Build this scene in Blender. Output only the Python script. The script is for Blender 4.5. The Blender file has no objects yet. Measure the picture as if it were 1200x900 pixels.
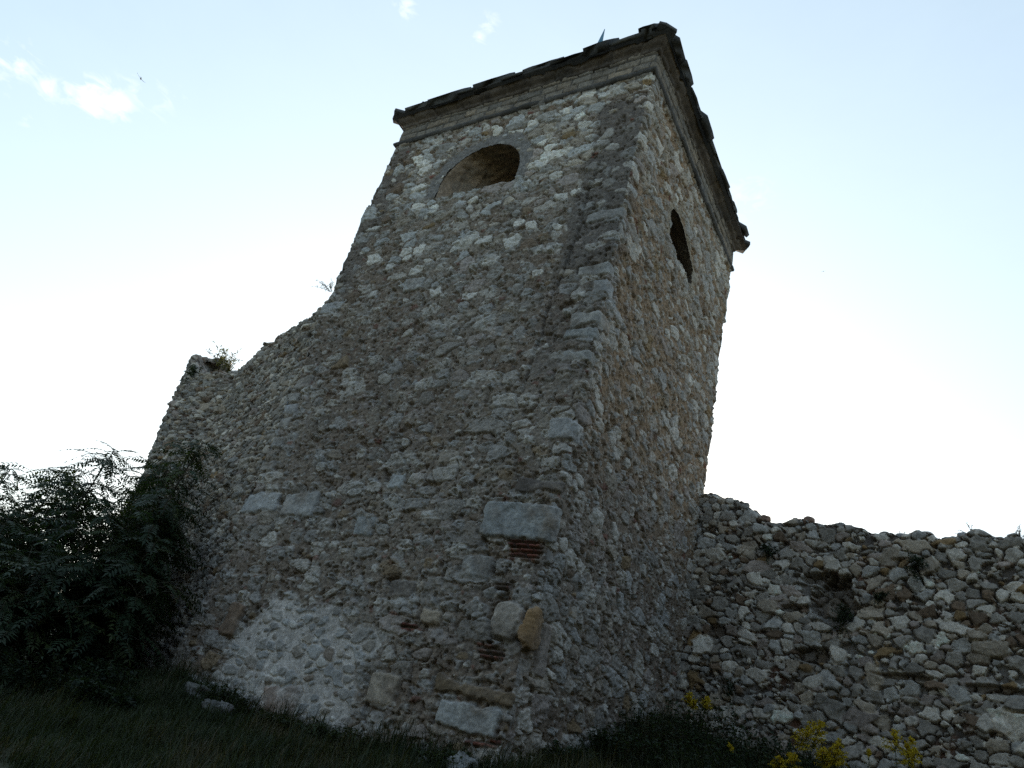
import bpy, math, random
import numpy as np
from mathutils import Matrix, Vector

S = bpy.context.scene
C = S.collection
R = math.radians

# ------------------------------------------------------------------ camera, sky, sun, exposure
SUN_AZ, SUN_EL = -30.0, 13.0          # azimuth from +Y towards +X, the sun stands low behind the tower
cam_d = bpy.data.cameras.new('camera')
cam = bpy.data.objects.new('camera', cam_d)
C.objects.link(cam)
cx = np.array([1456, -111, -870.]); cx /= np.linalg.norm(cx)
cy = np.array([573, 685, 870.]); cy -= cx * (cx @ cy); cy /= np.linalg.norm(cy)
cz = np.cross(cx, cy)
RW = np.array([cx, cy, cz])           # world = RW @ (right, down, forward)
m = Matrix.Identity(4)
for r_ in range(3):
    m[r_][0] = RW[r_, 0]; m[r_][1] = -RW[r_, 1]; m[r_][2] = -RW[r_, 2]
cam.matrix_world = m
cam_d.sensor_width = 36.0
cam_d.lens = 870.0 / 1200.0 * 36.0
cam_d.clip_start = 0.05
cam_d.clip_end = 3000
S.camera = cam

world = bpy.data.worlds.new("World"); S.world = world; world.use_nodes = True
wn = world.node_tree.nodes; wl = world.node_tree.links
bg = wn['Background']
sky = wn.new('ShaderNodeTexSky'); sky.sky_type = 'NISHITA'; sky.sun_disc = False
sky.sun_elevation = R(SUN_EL); sky.sun_rotation = R(SUN_AZ)
sky.air_density = 1.0; sky.dust_density = 2.4; sky.ozone_density = 1.0
bg.inputs['Strength'].default_value = 0.14
tc = wn.new('ShaderNodeTexCoord')
cn = wn.new('ShaderNodeTexNoise'); cn.inputs['Scale'].default_value = 7.0; cn.inputs['Detail'].default_value = 7.0
cn.inputs['Roughness'].default_value = 0.62; cn.inputs['Distortion'].default_value = 0.5
mp = wn.new('ShaderNodeMapping'); mp.inputs['Scale'].default_value = (1, 1, 2.2)
wl.new(tc.outputs['Generated'], mp.inputs['Vector']); wl.new(mp.outputs[0], cn.inputs['Vector'])


def wmath(op, a, b=None, c=None, clamp=False):
    n = wn.new('ShaderNodeMath'); n.operation = op; n.use_clamp = clamp
    for k, v in enumerate((a, b, c)):
        if v is None: continue
        if isinstance(v, (int, float)): n.inputs[k].default_value = v
        else: wl.new(v, n.inputs[k])
    return n.outputs[0]


total = None
nrm = wn.new('ShaderNodeVectorMath'); nrm.operation = 'NORMALIZE'; wl.new(tc.outputs['Generated'], nrm.inputs[0])
# small bright clouds: direction (az, el) in degrees, radius, strength
for (az, el, rad, amp) in ((-82.6, 32.6, .040, .62), (-81.2, 33.6, .034, .6), (-79.6, 33.4, .028, .55), (-78.2, 34.0, .022, .6), (-76.8, 34.8, .036, .85), (-75.5, 35.1, .030, .8),
                           (-59.6, 51.8, .022, .58), (-60.6, 52.5, .02, .55), (-50.5, 53.8, .019, .56), (-50.9, 52.8, .016, .5), (-79, 31.0, .014, .36),
                           (-18.0, 46.5, .05, .36), (-73, 37.4, .035, .36), (-75, 36.6, .03, .36)):
    v = wn.new('ShaderNodeVectorMath'); v.operation = 'DISTANCE'
    v.inputs[1].default_value = (math.sin(R(az)) * math.cos(R(el)), math.cos(R(az)) * math.cos(R(el)), math.sin(R(el)))
    wl.new(nrm.outputs[0], v.inputs[0])
    d = wmath('DIVIDE', v.outputs['Value'], rad)
    d = wmath('SUBTRACT', 1.0, d)
    d = wmath('MAXIMUM', d, 0.0)
    d = wmath('MULTIPLY', d, amp)
    total = d if total is None else wmath('MAXIMUM', total, d)
cn2 = wn.new('ShaderNodeTexNoise'); cn2.inputs['Scale'].default_value = 34.0; cn2.inputs['Detail'].default_value = 6.0
cn2.inputs['Roughness'].default_value = 0.6; cn2.inputs['Distortion'].default_value = 0.8
wl.new(mp.outputs[0], cn2.inputs['Vector'])
cl = wmath('MULTIPLY_ADD', total, .85, -1.42)
cl = wmath('ADD', cl, wmath('ADD', wmath('MULTIPLY', cn.outputs['Fac'], .7), wmath('MULTIPLY', cn2.outputs['Fac'], 1.7)))
cl = wmath('MULTIPLY', cl, 1.1, None, True)
cl = wmath('MULTIPLY', cl, wmath('MULTIPLY', total, 2.2, None, True))
# thin high haze, thicker towards the sun
sv = wn.new('ShaderNodeVectorMath'); sv.operation = 'DOT_PRODUCT'; wl.new(nrm.outputs[0], sv.inputs[0])
sv.inputs[1].default_value = (math.sin(R(SUN_AZ)) * math.cos(R(SUN_EL)), math.cos(R(SUN_AZ)) * math.cos(R(SUN_EL)), math.sin(R(SUN_EL)))
hz_ = wmath('MULTIPLY_ADD', sv.outputs['Value'], .62, .05, True)
veil = wmath('MULTIPLY_ADD', cn.outputs['Fac'], 0.12, hz_, True)
vm_ = wn.new('ShaderNodeMix'); vm_.data_type = 'RGBA'; wl.new(veil, vm_.inputs['Factor']); wl.new(sky.outputs[0], vm_.inputs['A']); vm_.inputs['B'].default_value = (2.5, 3.12, 3.42, 1)
mixn = wn.new('ShaderNodeMix'); mixn.data_type = 'RGBA'
wl.new(cl, mixn.inputs['Factor']); wl.new(vm_.outputs['Result'], mixn.inputs['A'])
mixn.inputs['B'].default_value = (4.0, 4.0, 4.0, 1)
wl.new(mixn.outputs['Result'], bg.inputs['Color'])

sd = bpy.data.lights.new('sun', 'SUN'); sd.energy = 2.0; sd.angle = R(0.5); sd.color = (1, .9, .78)
sun = bpy.data.objects.new('sun', sd); C.objects.link(sun)
sdir = Vector((math.sin(R(SUN_AZ)) * math.cos(R(SUN_EL)), math.cos(R(SUN_AZ)) * math.cos(R(SUN_EL)), math.sin(R(SUN_EL))))
sun.rotation_euler = sdir.to_track_quat('Z', 'Y').to_euler()
sun.location = (-30, 40, 30)

S.view_settings.view_transform = 'Standard'
S.view_settings.look = 'None'
S.view_settings.exposure = 1.34
S.view_settings.gamma = 1.0
S.render.engine = 'CYCLES'
S.cycles.max_bounces = 6
S.cycles.diffuse_bounces = 4
S.cycles.use_adaptive_sampling = True
S.cycles.use_denoising = False        # fine grain keeps the masonry crisp

# ------------------------------------------------------------------ numpy noise
F = np.float32


def hsh(i, j, s):
    n = (i.astype(np.int64) * 374761393 + j.astype(np.int64) * 668265263 + s * 1442695041) & 0xffffffff
    n = ((n ^ (n >> 13)) * 1274126177) & 0xffffffff
    n = ((n ^ (n >> 15)) * 2246822519) & 0xffffffff
    n ^= n >> 16
    return (n / 4294967296.0).astype(F)


def vnoise(x, y, s):
    i = np.floor(x); j = np.floor(y)
    fx = x - i; fy = y - j
    fx = fx * fx * (3 - 2 * fx); fy = fy * fy * (3 - 2 * fy)
    a = hsh(i, j, s); b = hsh(i + 1, j, s); c = hsh(i, j + 1, s); d = hsh(i + 1, j + 1, s)
    return ((a * (1 - fx) + b * fx) * (1 - fy) + (c * (1 - fx) + d * fx) * fy).astype(F)


def fbm(x, y, s, sc=1.0, oc=4, gain=.5):
    t = np.zeros(np.broadcast(x, y).shape, F); a = 1.0; w = 0
    for k in range(oc):
        t += a * vnoise(x * sc + 17.3 * k, y * sc - 9.1 * k, s + 31 * k); w += a
        a *= gain; sc *= 2.03
    return t / w * 2 - 1          # about -1..1


def sm(a, b, x):
    t = np.clip((x - a) / (b - a), 0, 1)
    return t * t * (3 - 2 * t)


def cells(u, v, cw, ch, seed, jit=.75, smin=.62, smax=1.3, rot=.35):
    """irregular cells of rubble: nearest stone, how far from its joint, its random number and the offset from its middle"""
    u = (u + cw * .11 * fbm(u, v, seed + 5, 1 / cw, 3)).astype(F)
    v = (v + ch * .11 * fbm(u, v, seed + 6, 1 / ch, 3)).astype(F)
    u = (u + cw * .045 * fbm(u, v, seed + 55, 3.2 / cw, 2)).astype(F)
    v = (v + ch * .045 * fbm(u, v, seed + 56, 3.2 / ch, 2)).astype(F)
    shp = u.shape
    f1 = np.full(shp, 9, F); f2 = np.full(shp, 9, F); ident = np.zeros(shp, F)
    du = np.zeros(shp, F); dv = np.zeros(shp, F)
    J = np.floor(v / ch)
    for dj in (-1, 0, 1):
        j = J + dj
        off = hsh(j, j * 0, seed) * cw
        I = np.floor((u - off) / cw)
        for di in (-2, -1, 0, 1, 2):
            i = I + di
            r1 = hsh(i, j, seed + 1); r2 = hsh(i, j, seed + 2); r3 = hsh(i, j, seed + 3)
            px = (i + .5 + jit * (r1 - .5)) * cw + off
            py = (j + .5 + jit * .8 * (r2 - .5)) * ch
            sz = smin + (smax - smin) * r3 * r3
            asp = .8 + .45 * hsh(i, j, seed + 4)
            a = (hsh(i, j, seed + 7) - .5) * 2 * rot
            x = (u - px) / cw; y = (v - py) / ch
            xr = (x + a * y) / asp; yr = (y - a * x) * asp
            d = (np.abs(xr) ** 2.4 + np.abs(yr) ** 2.4) ** (1 / 2.4) / sz
            near = d < f1
            f2 = np.where(near, f1, np.minimum(f2, d))
            f1 = np.where(near, d, f1)
            ident = np.where(near, hsh(i, j, seed + 9), ident)
            du = np.where(near, x, du); dv = np.where(near, y, dv)
    return f2 - f1, ident, du, dv


def rnd(ident, k):
    return hsh((ident * 1e6).astype(np.int64), (ident * 0 + k).astype(np.int64), 77)


def facets(ident, du, dv):
    """broken faces: each stone is cut by a few slanting planes"""
    val = np.ones(ident.shape, F)
    for k in range(4):
        a = 2 * math.pi * rnd(ident, 20 + k)
        val = np.minimum(val, 1 - (.7 + 1.8 * rnd(ident, 30 + k)) * np.maximum(0, du * np.cos(a) + dv * np.sin(a) - .02 - .30 * rnd(ident, 40 + k)))
    return np.maximum(val, .1)


def pick(ident, k, palette, weights):
    r = rnd(ident, k); c = np.cumsum(np.array(weights, float) / sum(weights))
    idx = np.minimum(np.searchsorted(c, r), len(palette) - 1)
    return np.array(palette, F)[idx]


def lerp(a, b, t):
    return a + (b - a) * t


def lerp3(a, b, t):
    return a + (b - a) * t[..., None]


# ------------------------------------------------------------------ scene helpers
def tag(o, label=None, cat=None, group=None, kind=None):
    for k, v in (('label', label), ('category', cat), ('group', group), ('kind', kind)):
        if v: o[k] = v
    return o


def empty(name, loc=(0, 0, 0)):
    o = bpy.data.objects.new(name, None); o.location = loc; o.empty_display_size = .3
    C.objects.link(o); return o


def mesh_obj(name, verts, faces, mat, parent=None, col=None, smooth=True):
    """faces: (n,4) or (n,3) int array, or a list of such arrays"""
    if not isinstance(faces, (list, tuple)): faces = [faces]
    verts = np.asarray(verts, np.float32).reshape(-1, 3)
    me = bpy.data.meshes.new(name)
    me.vertices.add(len(verts)); me.vertices.foreach_set('co', verts.ravel())
    loops = np.concatenate([np.asarray(f, np.int32).ravel() for f in faces])
    sizes = np.concatenate([np.full(len(f), np.asarray(f).shape[1], np.int32) for f in faces])
    me.loops.add(len(loops)); me.loops.foreach_set('vertex_index', loops)
    me.polygons.add(len(sizes))
    me.polygons.foreach_set('loop_start', np.concatenate([[0], np.cumsum(sizes)[:-1]]).astype(np.int32))
    if smooth: me.polygons.foreach_set('use_smooth', np.ones(len(sizes), bool))
    me.update(calc_edges=True); me.validate()
    if col is not None:
        at = me.attributes.new('Col', 'FLOAT_COLOR', 'POINT')
        c4 = np.ones((len(verts), 4), np.float32); c4[:, :3] = np.asarray(col, np.float32).reshape(-1, 3)
        at.data.foreach_set('color', c4.ravel())
    me.materials.append(mat)
    o = bpy.data.objects.new(name, me); C.objects.link(o)
    if parent: o.parent = parent
    return o


def grid_faces(n, mm, mask=None, wrap=False):
    idx = np.arange(n * mm).reshape(n, mm)
    if wrap: idx = np.concatenate([idx, idx[:1]], 0)
    f = np.stack([idx[:-1, :-1], idx[1:, :-1], idx[1:, 1:], idx[:-1, 1:]], -1)
    if mask is not None: return f[mask]
    return f.reshape(-1, 4)


class MB:
    def __init__(s): s.v = []; s.q = []; s.t = []; s.c = []; s.n = 0
    def add(s, v, q=(), t=(), c=(1, 1, 1)):
        v = np.asarray(v, np.float32).reshape(-1, 3)
        s.v.append(v)
        if len(q): s.q.append(np.asarray(q, np.int32).reshape(-1, 4) + s.n)
        if len(t): s.t.append(np.asarray(t, np.int32).reshape(-1, 3) + s.n)
        c = np.asarray(c, np.float32)
        s.c.append(np.broadcast_to(c, (len(v), 3))); s.n += len(v)
    def tube(s, pts, rads, sides=6, c=(1, 1, 1)):
        pts = np.asarray(pts, float); n = len(pts)
        d = np.gradient(pts, axis=0); d /= np.linalg.norm(d, axis=1)[:, None] + 1e-9
        up = np.where(np.abs(d[:, 2:3]) > .9, [[1., 0, 0]], [[0., 0, 1]])
        a = np.cross(d, up); a /= np.linalg.norm(a, axis=1)[:, None] + 1e-9
        b = np.cross(d, a)
        th = np.linspace(0, 2 * np.pi, sides, endpoint=False)
        rads = np.asarray(rads, float)
        P = pts[:, None] + rads[:, None, None] * (a[:, None] * np.cos(th)[None, :, None] + b[:, None] * np.sin(th)[None, :, None])
        q = [[i * sides + k, i * sides + (k + 1) % sides, (i + 1) * sides + (k + 1) % sides, (i + 1) * sides + k] for i in range(n - 1) for k in range(sides)]
        s.add(P, q, (), c)
    def build(s, name, mat, parent=None, smooth=True):
        fs = []
        if s.q: fs.append(np.concatenate(s.q))
        if s.t: fs.append(np.concatenate(s.t))
        return mesh_obj(name, np.concatenate(s.v), fs, mat, parent, np.concatenate(s.c), smooth)


# ------------------------------------------------------------------ materials
def nodes_of(name):
    mt = bpy.data.materials.new(name); mt.use_nodes = True
    nt = mt.node_tree; return mt, nt.nodes, nt.links, nt.nodes['Principled BSDF']


def masonry_mat(name, fine=90.0, bump=.65, var=.45, rough=.95):
    mt, n, l, p = nodes_of(name)
    a = n.new('ShaderNodeAttribute'); a.attribute_name = 'Col'
    t = n.new('ShaderNodeTexCoord')
    n1 = n.new('ShaderNodeTexNoise'); n1.inputs['Scale'].default_value = 14; n1.inputs['Detail'].default_value = 9; n1.inputs['Roughness'].default_value = .7
    n2 = n.new('ShaderNodeTexNoise'); n2.inputs['Scale'].default_value = fine; n2.inputs['Detail'].default_value = 6; n2.inputs['Roughness'].default_value = .75
    l.new(t.outputs['Object'], n1.inputs['Vector']); l.new(t.outputs['Object'], n2.inputs['Vector'])
    mr = n.new('ShaderNodeMapRange'); mr.inputs['From Min'].default_value = .25; mr.inputs['From Max'].default_value = .75
    mr.inputs['To Min'].default_value = 1 - var; mr.inputs['To Max'].default_value = 1 + var
    l.new(n1.outputs['Fac'], mr.inputs['Value'])
    mr2 = n.new('ShaderNodeMapRange'); mr2.inputs['From Min'].default_value = .25; mr2.inputs['From Max'].default_value = .75
    mr2.inputs['To Min'].default_value = 1 - var * .7; mr2.inputs['To Max'].default_value = 1 + var * .7
    l.new(n2.outputs['Fac'], mr2.inputs['Value'])
    mu = n.new('ShaderNodeMath'); mu.operation = 'MULTIPLY'; l.new(mr.outputs[0], mu.inputs[0]); l.new(mr2.outputs[0], mu.inputs[1])
    # dark lichen specks and stains
    n3 = n.new('ShaderNodeTexNoise'); n3.inputs['Scale'].default_value = 34; n3.inputs['Detail'].default_value = 8; n3.inputs['Roughness'].default_value = .8
    l.new(t.outputs['Object'], n3.inputs['Vector'])
    m3 = n.new('ShaderNodeMapRange'); m3.inputs['From Min'].default_value = .52; m3.inputs['From Max'].default_value = .68
    m3.inputs['To Min'].default_value = 1.06; m3.inputs['To Max'].default_value = .52
    l.new(n3.outputs['Fac'], m3.inputs['Value'])
    mu3 = n.new('ShaderNodeMath'); mu3.operation = 'MULTIPLY'; l.new(mu.outputs[0], mu3.inputs[0]); l.new(m3.outputs[0], mu3.inputs[1]); mu = mu3
    vm = n.new('ShaderNodeVectorMath'); vm.operation = 'SCALE'
    l.new(a.outputs['Color'], vm.inputs[0]); l.new(mu.outputs[0], vm.inputs['Scale'])
    l.new(vm.outputs[0], p.inputs['Base Color'])
    p.inputs['Roughness'].default_value = rough
    p.inputs['Specular IOR Level'].default_value = .25
    b1 = n.new('ShaderNodeBump'); b1.inputs['Strength'].default_value = bump; b1.inputs['Distance'].default_value = .02
    b2 = n.new('ShaderNodeBump'); b2.inputs['Strength'].default_value = bump; b2.inputs['Distance'].default_value = .006
    l.new(n1.outputs['Fac'], b1.inputs['Height']); l.new(n2.outputs['Fac'], b2.inputs['Height'])
    l.new(b1.outputs[0], b2.inputs['Normal']); l.new(b2.outputs[0], p.inputs['Normal'])
    return mt


def leaf_mat(name, trans=.35, rough=.55):
    mt, n, l, p = nodes_of(name)
    a = n.new('ShaderNodeAttribute'); a.attribute_name = 'Col'
    l.new(a.outputs['Color'], p.inputs['Base Color']); p.inputs['Roughness'].default_value = rough
    p.inputs['Specular IOR Level'].default_value = .3
    tr = n.new('ShaderNodeBsdfTranslucent')
    sc = n.new('ShaderNodeVectorMath'); sc.operation = 'MULTIPLY'; sc.inputs[1].default_value = (1.5, 1.5, .7)
    l.new(a.outputs['Color'], sc.inputs[0]); l.new(sc.outputs[0], tr.inputs['Color'])
    mx = n.new('ShaderNodeMixShader'); mx.inputs[0].default_value = trans
    l.new(p.outputs[0], mx.inputs[1]); l.new(tr.outputs[0], mx.inputs[2])
    l.new(mx.outputs[0], n['Material Output'].inputs['Surface'])
    return mt


M_WALL = masonry_mat('rubble_masonry')
M_TRIM = masonry_mat('dressed_stone', 70, .45, .45)
M_SLAB = masonry_mat('roof_slabs', 60, .5, .5)
M_BARK = masonry_mat('bark', 60, .5, .4)
M_SOIL = masonry_mat('soil', 40, .6, .5)
M_LEAF = leaf_mat('leaves', .3)
M_GRASS = leaf_mat('grass_blades', .25, .7)
M_FLOWER = leaf_mat('flowers', .3, .7)
mt, n_, l_, p_ = nodes_of('painted_metal'); M_METAL = mt
p_.inputs['Base Color'].default_value = (.10, .22, .28, 1); p_.inputs['Metallic'].default_value = .3; p_.inputs['Roughness'].default_value = .5
nn = n_.new('ShaderNodeTexNoise'); nn.inputs['Scale'].default_value = 12
cr = n_.new('ShaderNodeValToRGB'); cr.color_ramp.elements[0].color = (.07, .16, .2, 1); cr.color_ramp.elements[1].color = (.14, .28, .34, 1)
l_.new(nn.outputs['Fac'], cr.inputs[0]); l_.new(cr.outputs[0], p_.inputs['Base Color'])
mt, n_, l_, p_ = nodes_of('plumage'); M_BIRD = mt
nn = n_.new('ShaderNodeTexNoise'); nn.inputs['Scale'].default_value = 30
cr = n_.new('ShaderNodeValToRGB'); cr.color_ramp.elements[0].color = (.012, .013, .02, 1); cr.color_ramp.elements[1].color = (.04, .04, .05, 1)
l_.new(nn.outputs['Fac'], cr.inputs[0]); l_.new(cr.outputs[0], p_.inputs['Base Color']); p_.inputs['Roughness'].default_value = .6

# palettes (albedo)
WHITE = (.66, .595, .505); BLUE = (.43, .405, .365); GREY = (.34, .305, .26); BUFF = (.42, .35, .27); BROWN = (.22, .155, .105)
OCHRE = (.27, .18, .09); DARK = (.12, .11, .10); BRICK = (.19, .068, .045); PINK = (.40, .33, .28)


# ------------------------------------------------------------------ terrain
def G(x, y):
    """ground height: a bank rising to the castle, level beyond it, an added unseen hill behind the camera to shade the walls low down"""
    x = np.asarray(x, float); y = np.asarray(y, float)
    yy = np.clip(y, -6, 17)
    z = -1.6 + .25 * yy
    z = z - .03 * np.clip(-6 - y, 0, 100)
    z = z + .5 * sm(9.0, 13.5, y) * np.exp(-np.maximum(x + 4.8, 0) / 1.3) * sm(-6, -4.6, x)
    z = z + .34 * np.exp(-(((x + 10.2) / 1.1) ** 2 + ((y - 7.6) / .7) ** 2))
    d = .62 * x - .78 * y
    z = z + 16.0 * sm(3.0, 15.0, d) * sm(-40, -12, x)  # unseen hill added behind the camera, blocks low sky light from the wall feet
    z = z - .12 * np.clip(-13 - x, 0, 25) * sm(11, 7, y)
    return z


def ground():
    rr = np.concatenate([np.linspace(.0, 22, 200), 22 * np.exp(np.linspace(.02, 4.2, 70))])
    th = np.linspace(0, 2 * np.pi, 260, endpoint=False)
    RR, TH = np.meshgrid(rr, th, indexing='ij')
    x = RR * np.cos(TH) - 5; y = RR * np.sin(TH) + 5
    z = G(x, y) + (.05 * fbm(x, y, 3, 1.3, 4) + .02 * fbm(x, y, 4, 6, 3)) * (RR < 60) + sm(40, 400, RR) * 14 * fbm(x, y, 8, .006, 3)
    t = sm(-.3, .4, fbm(x, y, 5, .8, 4))
    col = lerp3(np.array([.035, .045, .018], F), np.array([.07, .062, .035], F), t)
    P = np.stack([x, y, z], -1).transpose(1, 0, 2); col = col.transpose(1, 0, 2)
    o = mesh_obj('ground', P, grid_faces(260, len(rr), wrap=True), M_SOIL, None, col)
    tag(o, kind='structure')


ground()

# ------------------------------------------------------------------ the tower
XC, Y0, YB = -4.81, 8.30, 14.35       # near corner, front plane, back plane
ZT = 14.16                             # top of the masonry under the cornice


def xl(z):                             # the left edge leans out a little
    return -11.05 - .38 * sm(4.5, 9.5, z)


def rrect(x, z, x0, x1, z0, z1, r, seed):
    """signed distance to a rounded block with a worn outline"""
    w = .03 * fbm(x, z, seed, 4, 3)
    cx_, cz_ = (x0 + x1) / 2, (z0 + z1) / 2
    qx = np.abs(x - cx_) - (x1 - x0) / 2 + r; qz = np.abs(z - cz_) - (z1 - z0) / 2 + r
    return np.hypot(np.maximum(qx, 0), np.maximum(qz, 0)) + np.minimum(np.maximum(qx, qz), 0) - r + w


# big blocks set in the masonry: x0, x1, z0, z1 (x measured along the front, on past the corner), colour, outstand
BLOCKS = [(-5.93, -4.62, 3.36, 3.88, (.37, .40, .41), .07), (-5.85, -4.88, .84, 1.2, (.42, .44, .44), .05),
          (-5.95, -4.75, 1.22, 1.42, (.20, .155, .10), .05),
          (-11.2, -10.22, 3.58, 3.98, (.42, .44, .45), .05), (-10.12, -9.3, 3.52, 3.98, (.38, .39, .39), .05),
          (-5.36, -4.88, 2.0, 2.5, (.40, .37, .33), .09), (-4.90, -4.52, 1.93, 2.46, (.36, .235, .12), .1),
          (-9.30, -8.83, 8.40, 8.72, (.56, .58, .58), .04), (-4.45, -4.2, 1.7, 2.4, (.40, .36, .33), .06),
          (-5.5, -4.72, 4.02, 4.26, (.15, .135, .125), .06), 
          (-5.2, -4.55, 4.9, 5.25, (.40, .41, .41), .06), 
          (-5.35, -4.6, 6.75, 6.95, (.44, .46, .46), .05), (-5.3, -4.35, 7.0, 7.3, (.48, .48, .46), .06),
          (-5.05, -4.5, 7.62, 7.95, (.44, .46, .47), .05),
          (-5.4, -4.6, 8.05, 8.3, (.50, .50, .48), .05), 
          (-5.3, -4.6, 6.25, 6.5, (.42, .43, .42), .05), (-5.5, -4.6, 9.35, 9.6, (.38, .38, .37), .04),
          (-11.5, -10.85, 5.3, 5.55, (.40, .39, .37), .05), (-11.5, -10.8, 5.62, 5.85, (.38, .39, .4), .05),
          (-11.5, -10.9, 5.9, 6.1, (.42, .41, .39), .04), (-11.45, -10.8, 6.2, 6.5, (.38, .36, .33), .05),
          (-11.3, -10.75, 4.4, 4.6, (.36, .36, .35), .05), (-11.3, -10.8, 4.9, 5.12, (.38, .38, .37), .05),
          (-11.0, -10.2, .25, .85, (.44, .44, .43), .12), (-11.35, -10.6, .0, .45, (.46, .46, .45), .16), (-10.3, -9.6, .35, .8, (.42, .42, .41), .08),
          (-10.3, -9.95, 1.5, 2.0, (.24, .17, .12), .07), (-7.2, -6.75, 2.35, 2.62, (.22, .2, .18), .05),
          (-8.3, -7.9, 3.25, 3.6, (.34, .38, .40), .04), (-6.05, -5.6, 2.75, 3.05, (.44, .46, .46), .06),
          (-7.0, -6.5, .95, 1.35, (.45, .40, .33), .07), (-6.5, -6.1, 2.05, 2.3, (.42, .36, .28), .08),
          (-7.9, -7.6, 4.05, 4.35, (.44, .47, .48), .05), (-8.9, -8.2, .55, .95, (.28, .2, .16), .04)]
BRICKS = [(-5.38, -4.86, 3.02, 3.32), (-5.45, -5.0, 1.72, 1.92), (-11.25, -11.0, 4.0, 4.38), (-5.5, -5.2, 2.62, 2.72),
          (-6.9, -6.45, 1.92, 2.05), (-5.3, -4.85, .72, .82), (-10.2, -9.95, 5.95, 6.15), (-8.6, -8.4, 4.9, 5.05), (-5.75, -5.55, 11.15, 11.3)]

WX, WZ, WR, WSILL = -8.44, 11.42, 1.02, 11.02      # front window: semicircular head on a low sill
RY0, RY1, RSILL, RSPR, RRISE, RSH = 10.34, 11.92, 10.76, 11.16, .58, .42   # side window (along y)


def win_front_sd(x, z):
    d = np.hypot(x - WX, np.maximum(z - WZ, 0)) - WR
    return np.maximum(d, WSILL - z)


def win_side_sd(y, z):
    c = (RY0 + RY1) / 2; hw = (RY1 - RY0) / 2
    t = np.clip((z - RSPR) / RRISE, 0, 1)
    d = np.abs(y - c + RSH * t) - hw * np.sqrt(np.maximum(1 - t ** 1.7, 0)) + .3 * np.maximum(z - RSPR - RRISE, 0)
    return np.maximum(d, RSILL - z)


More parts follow.
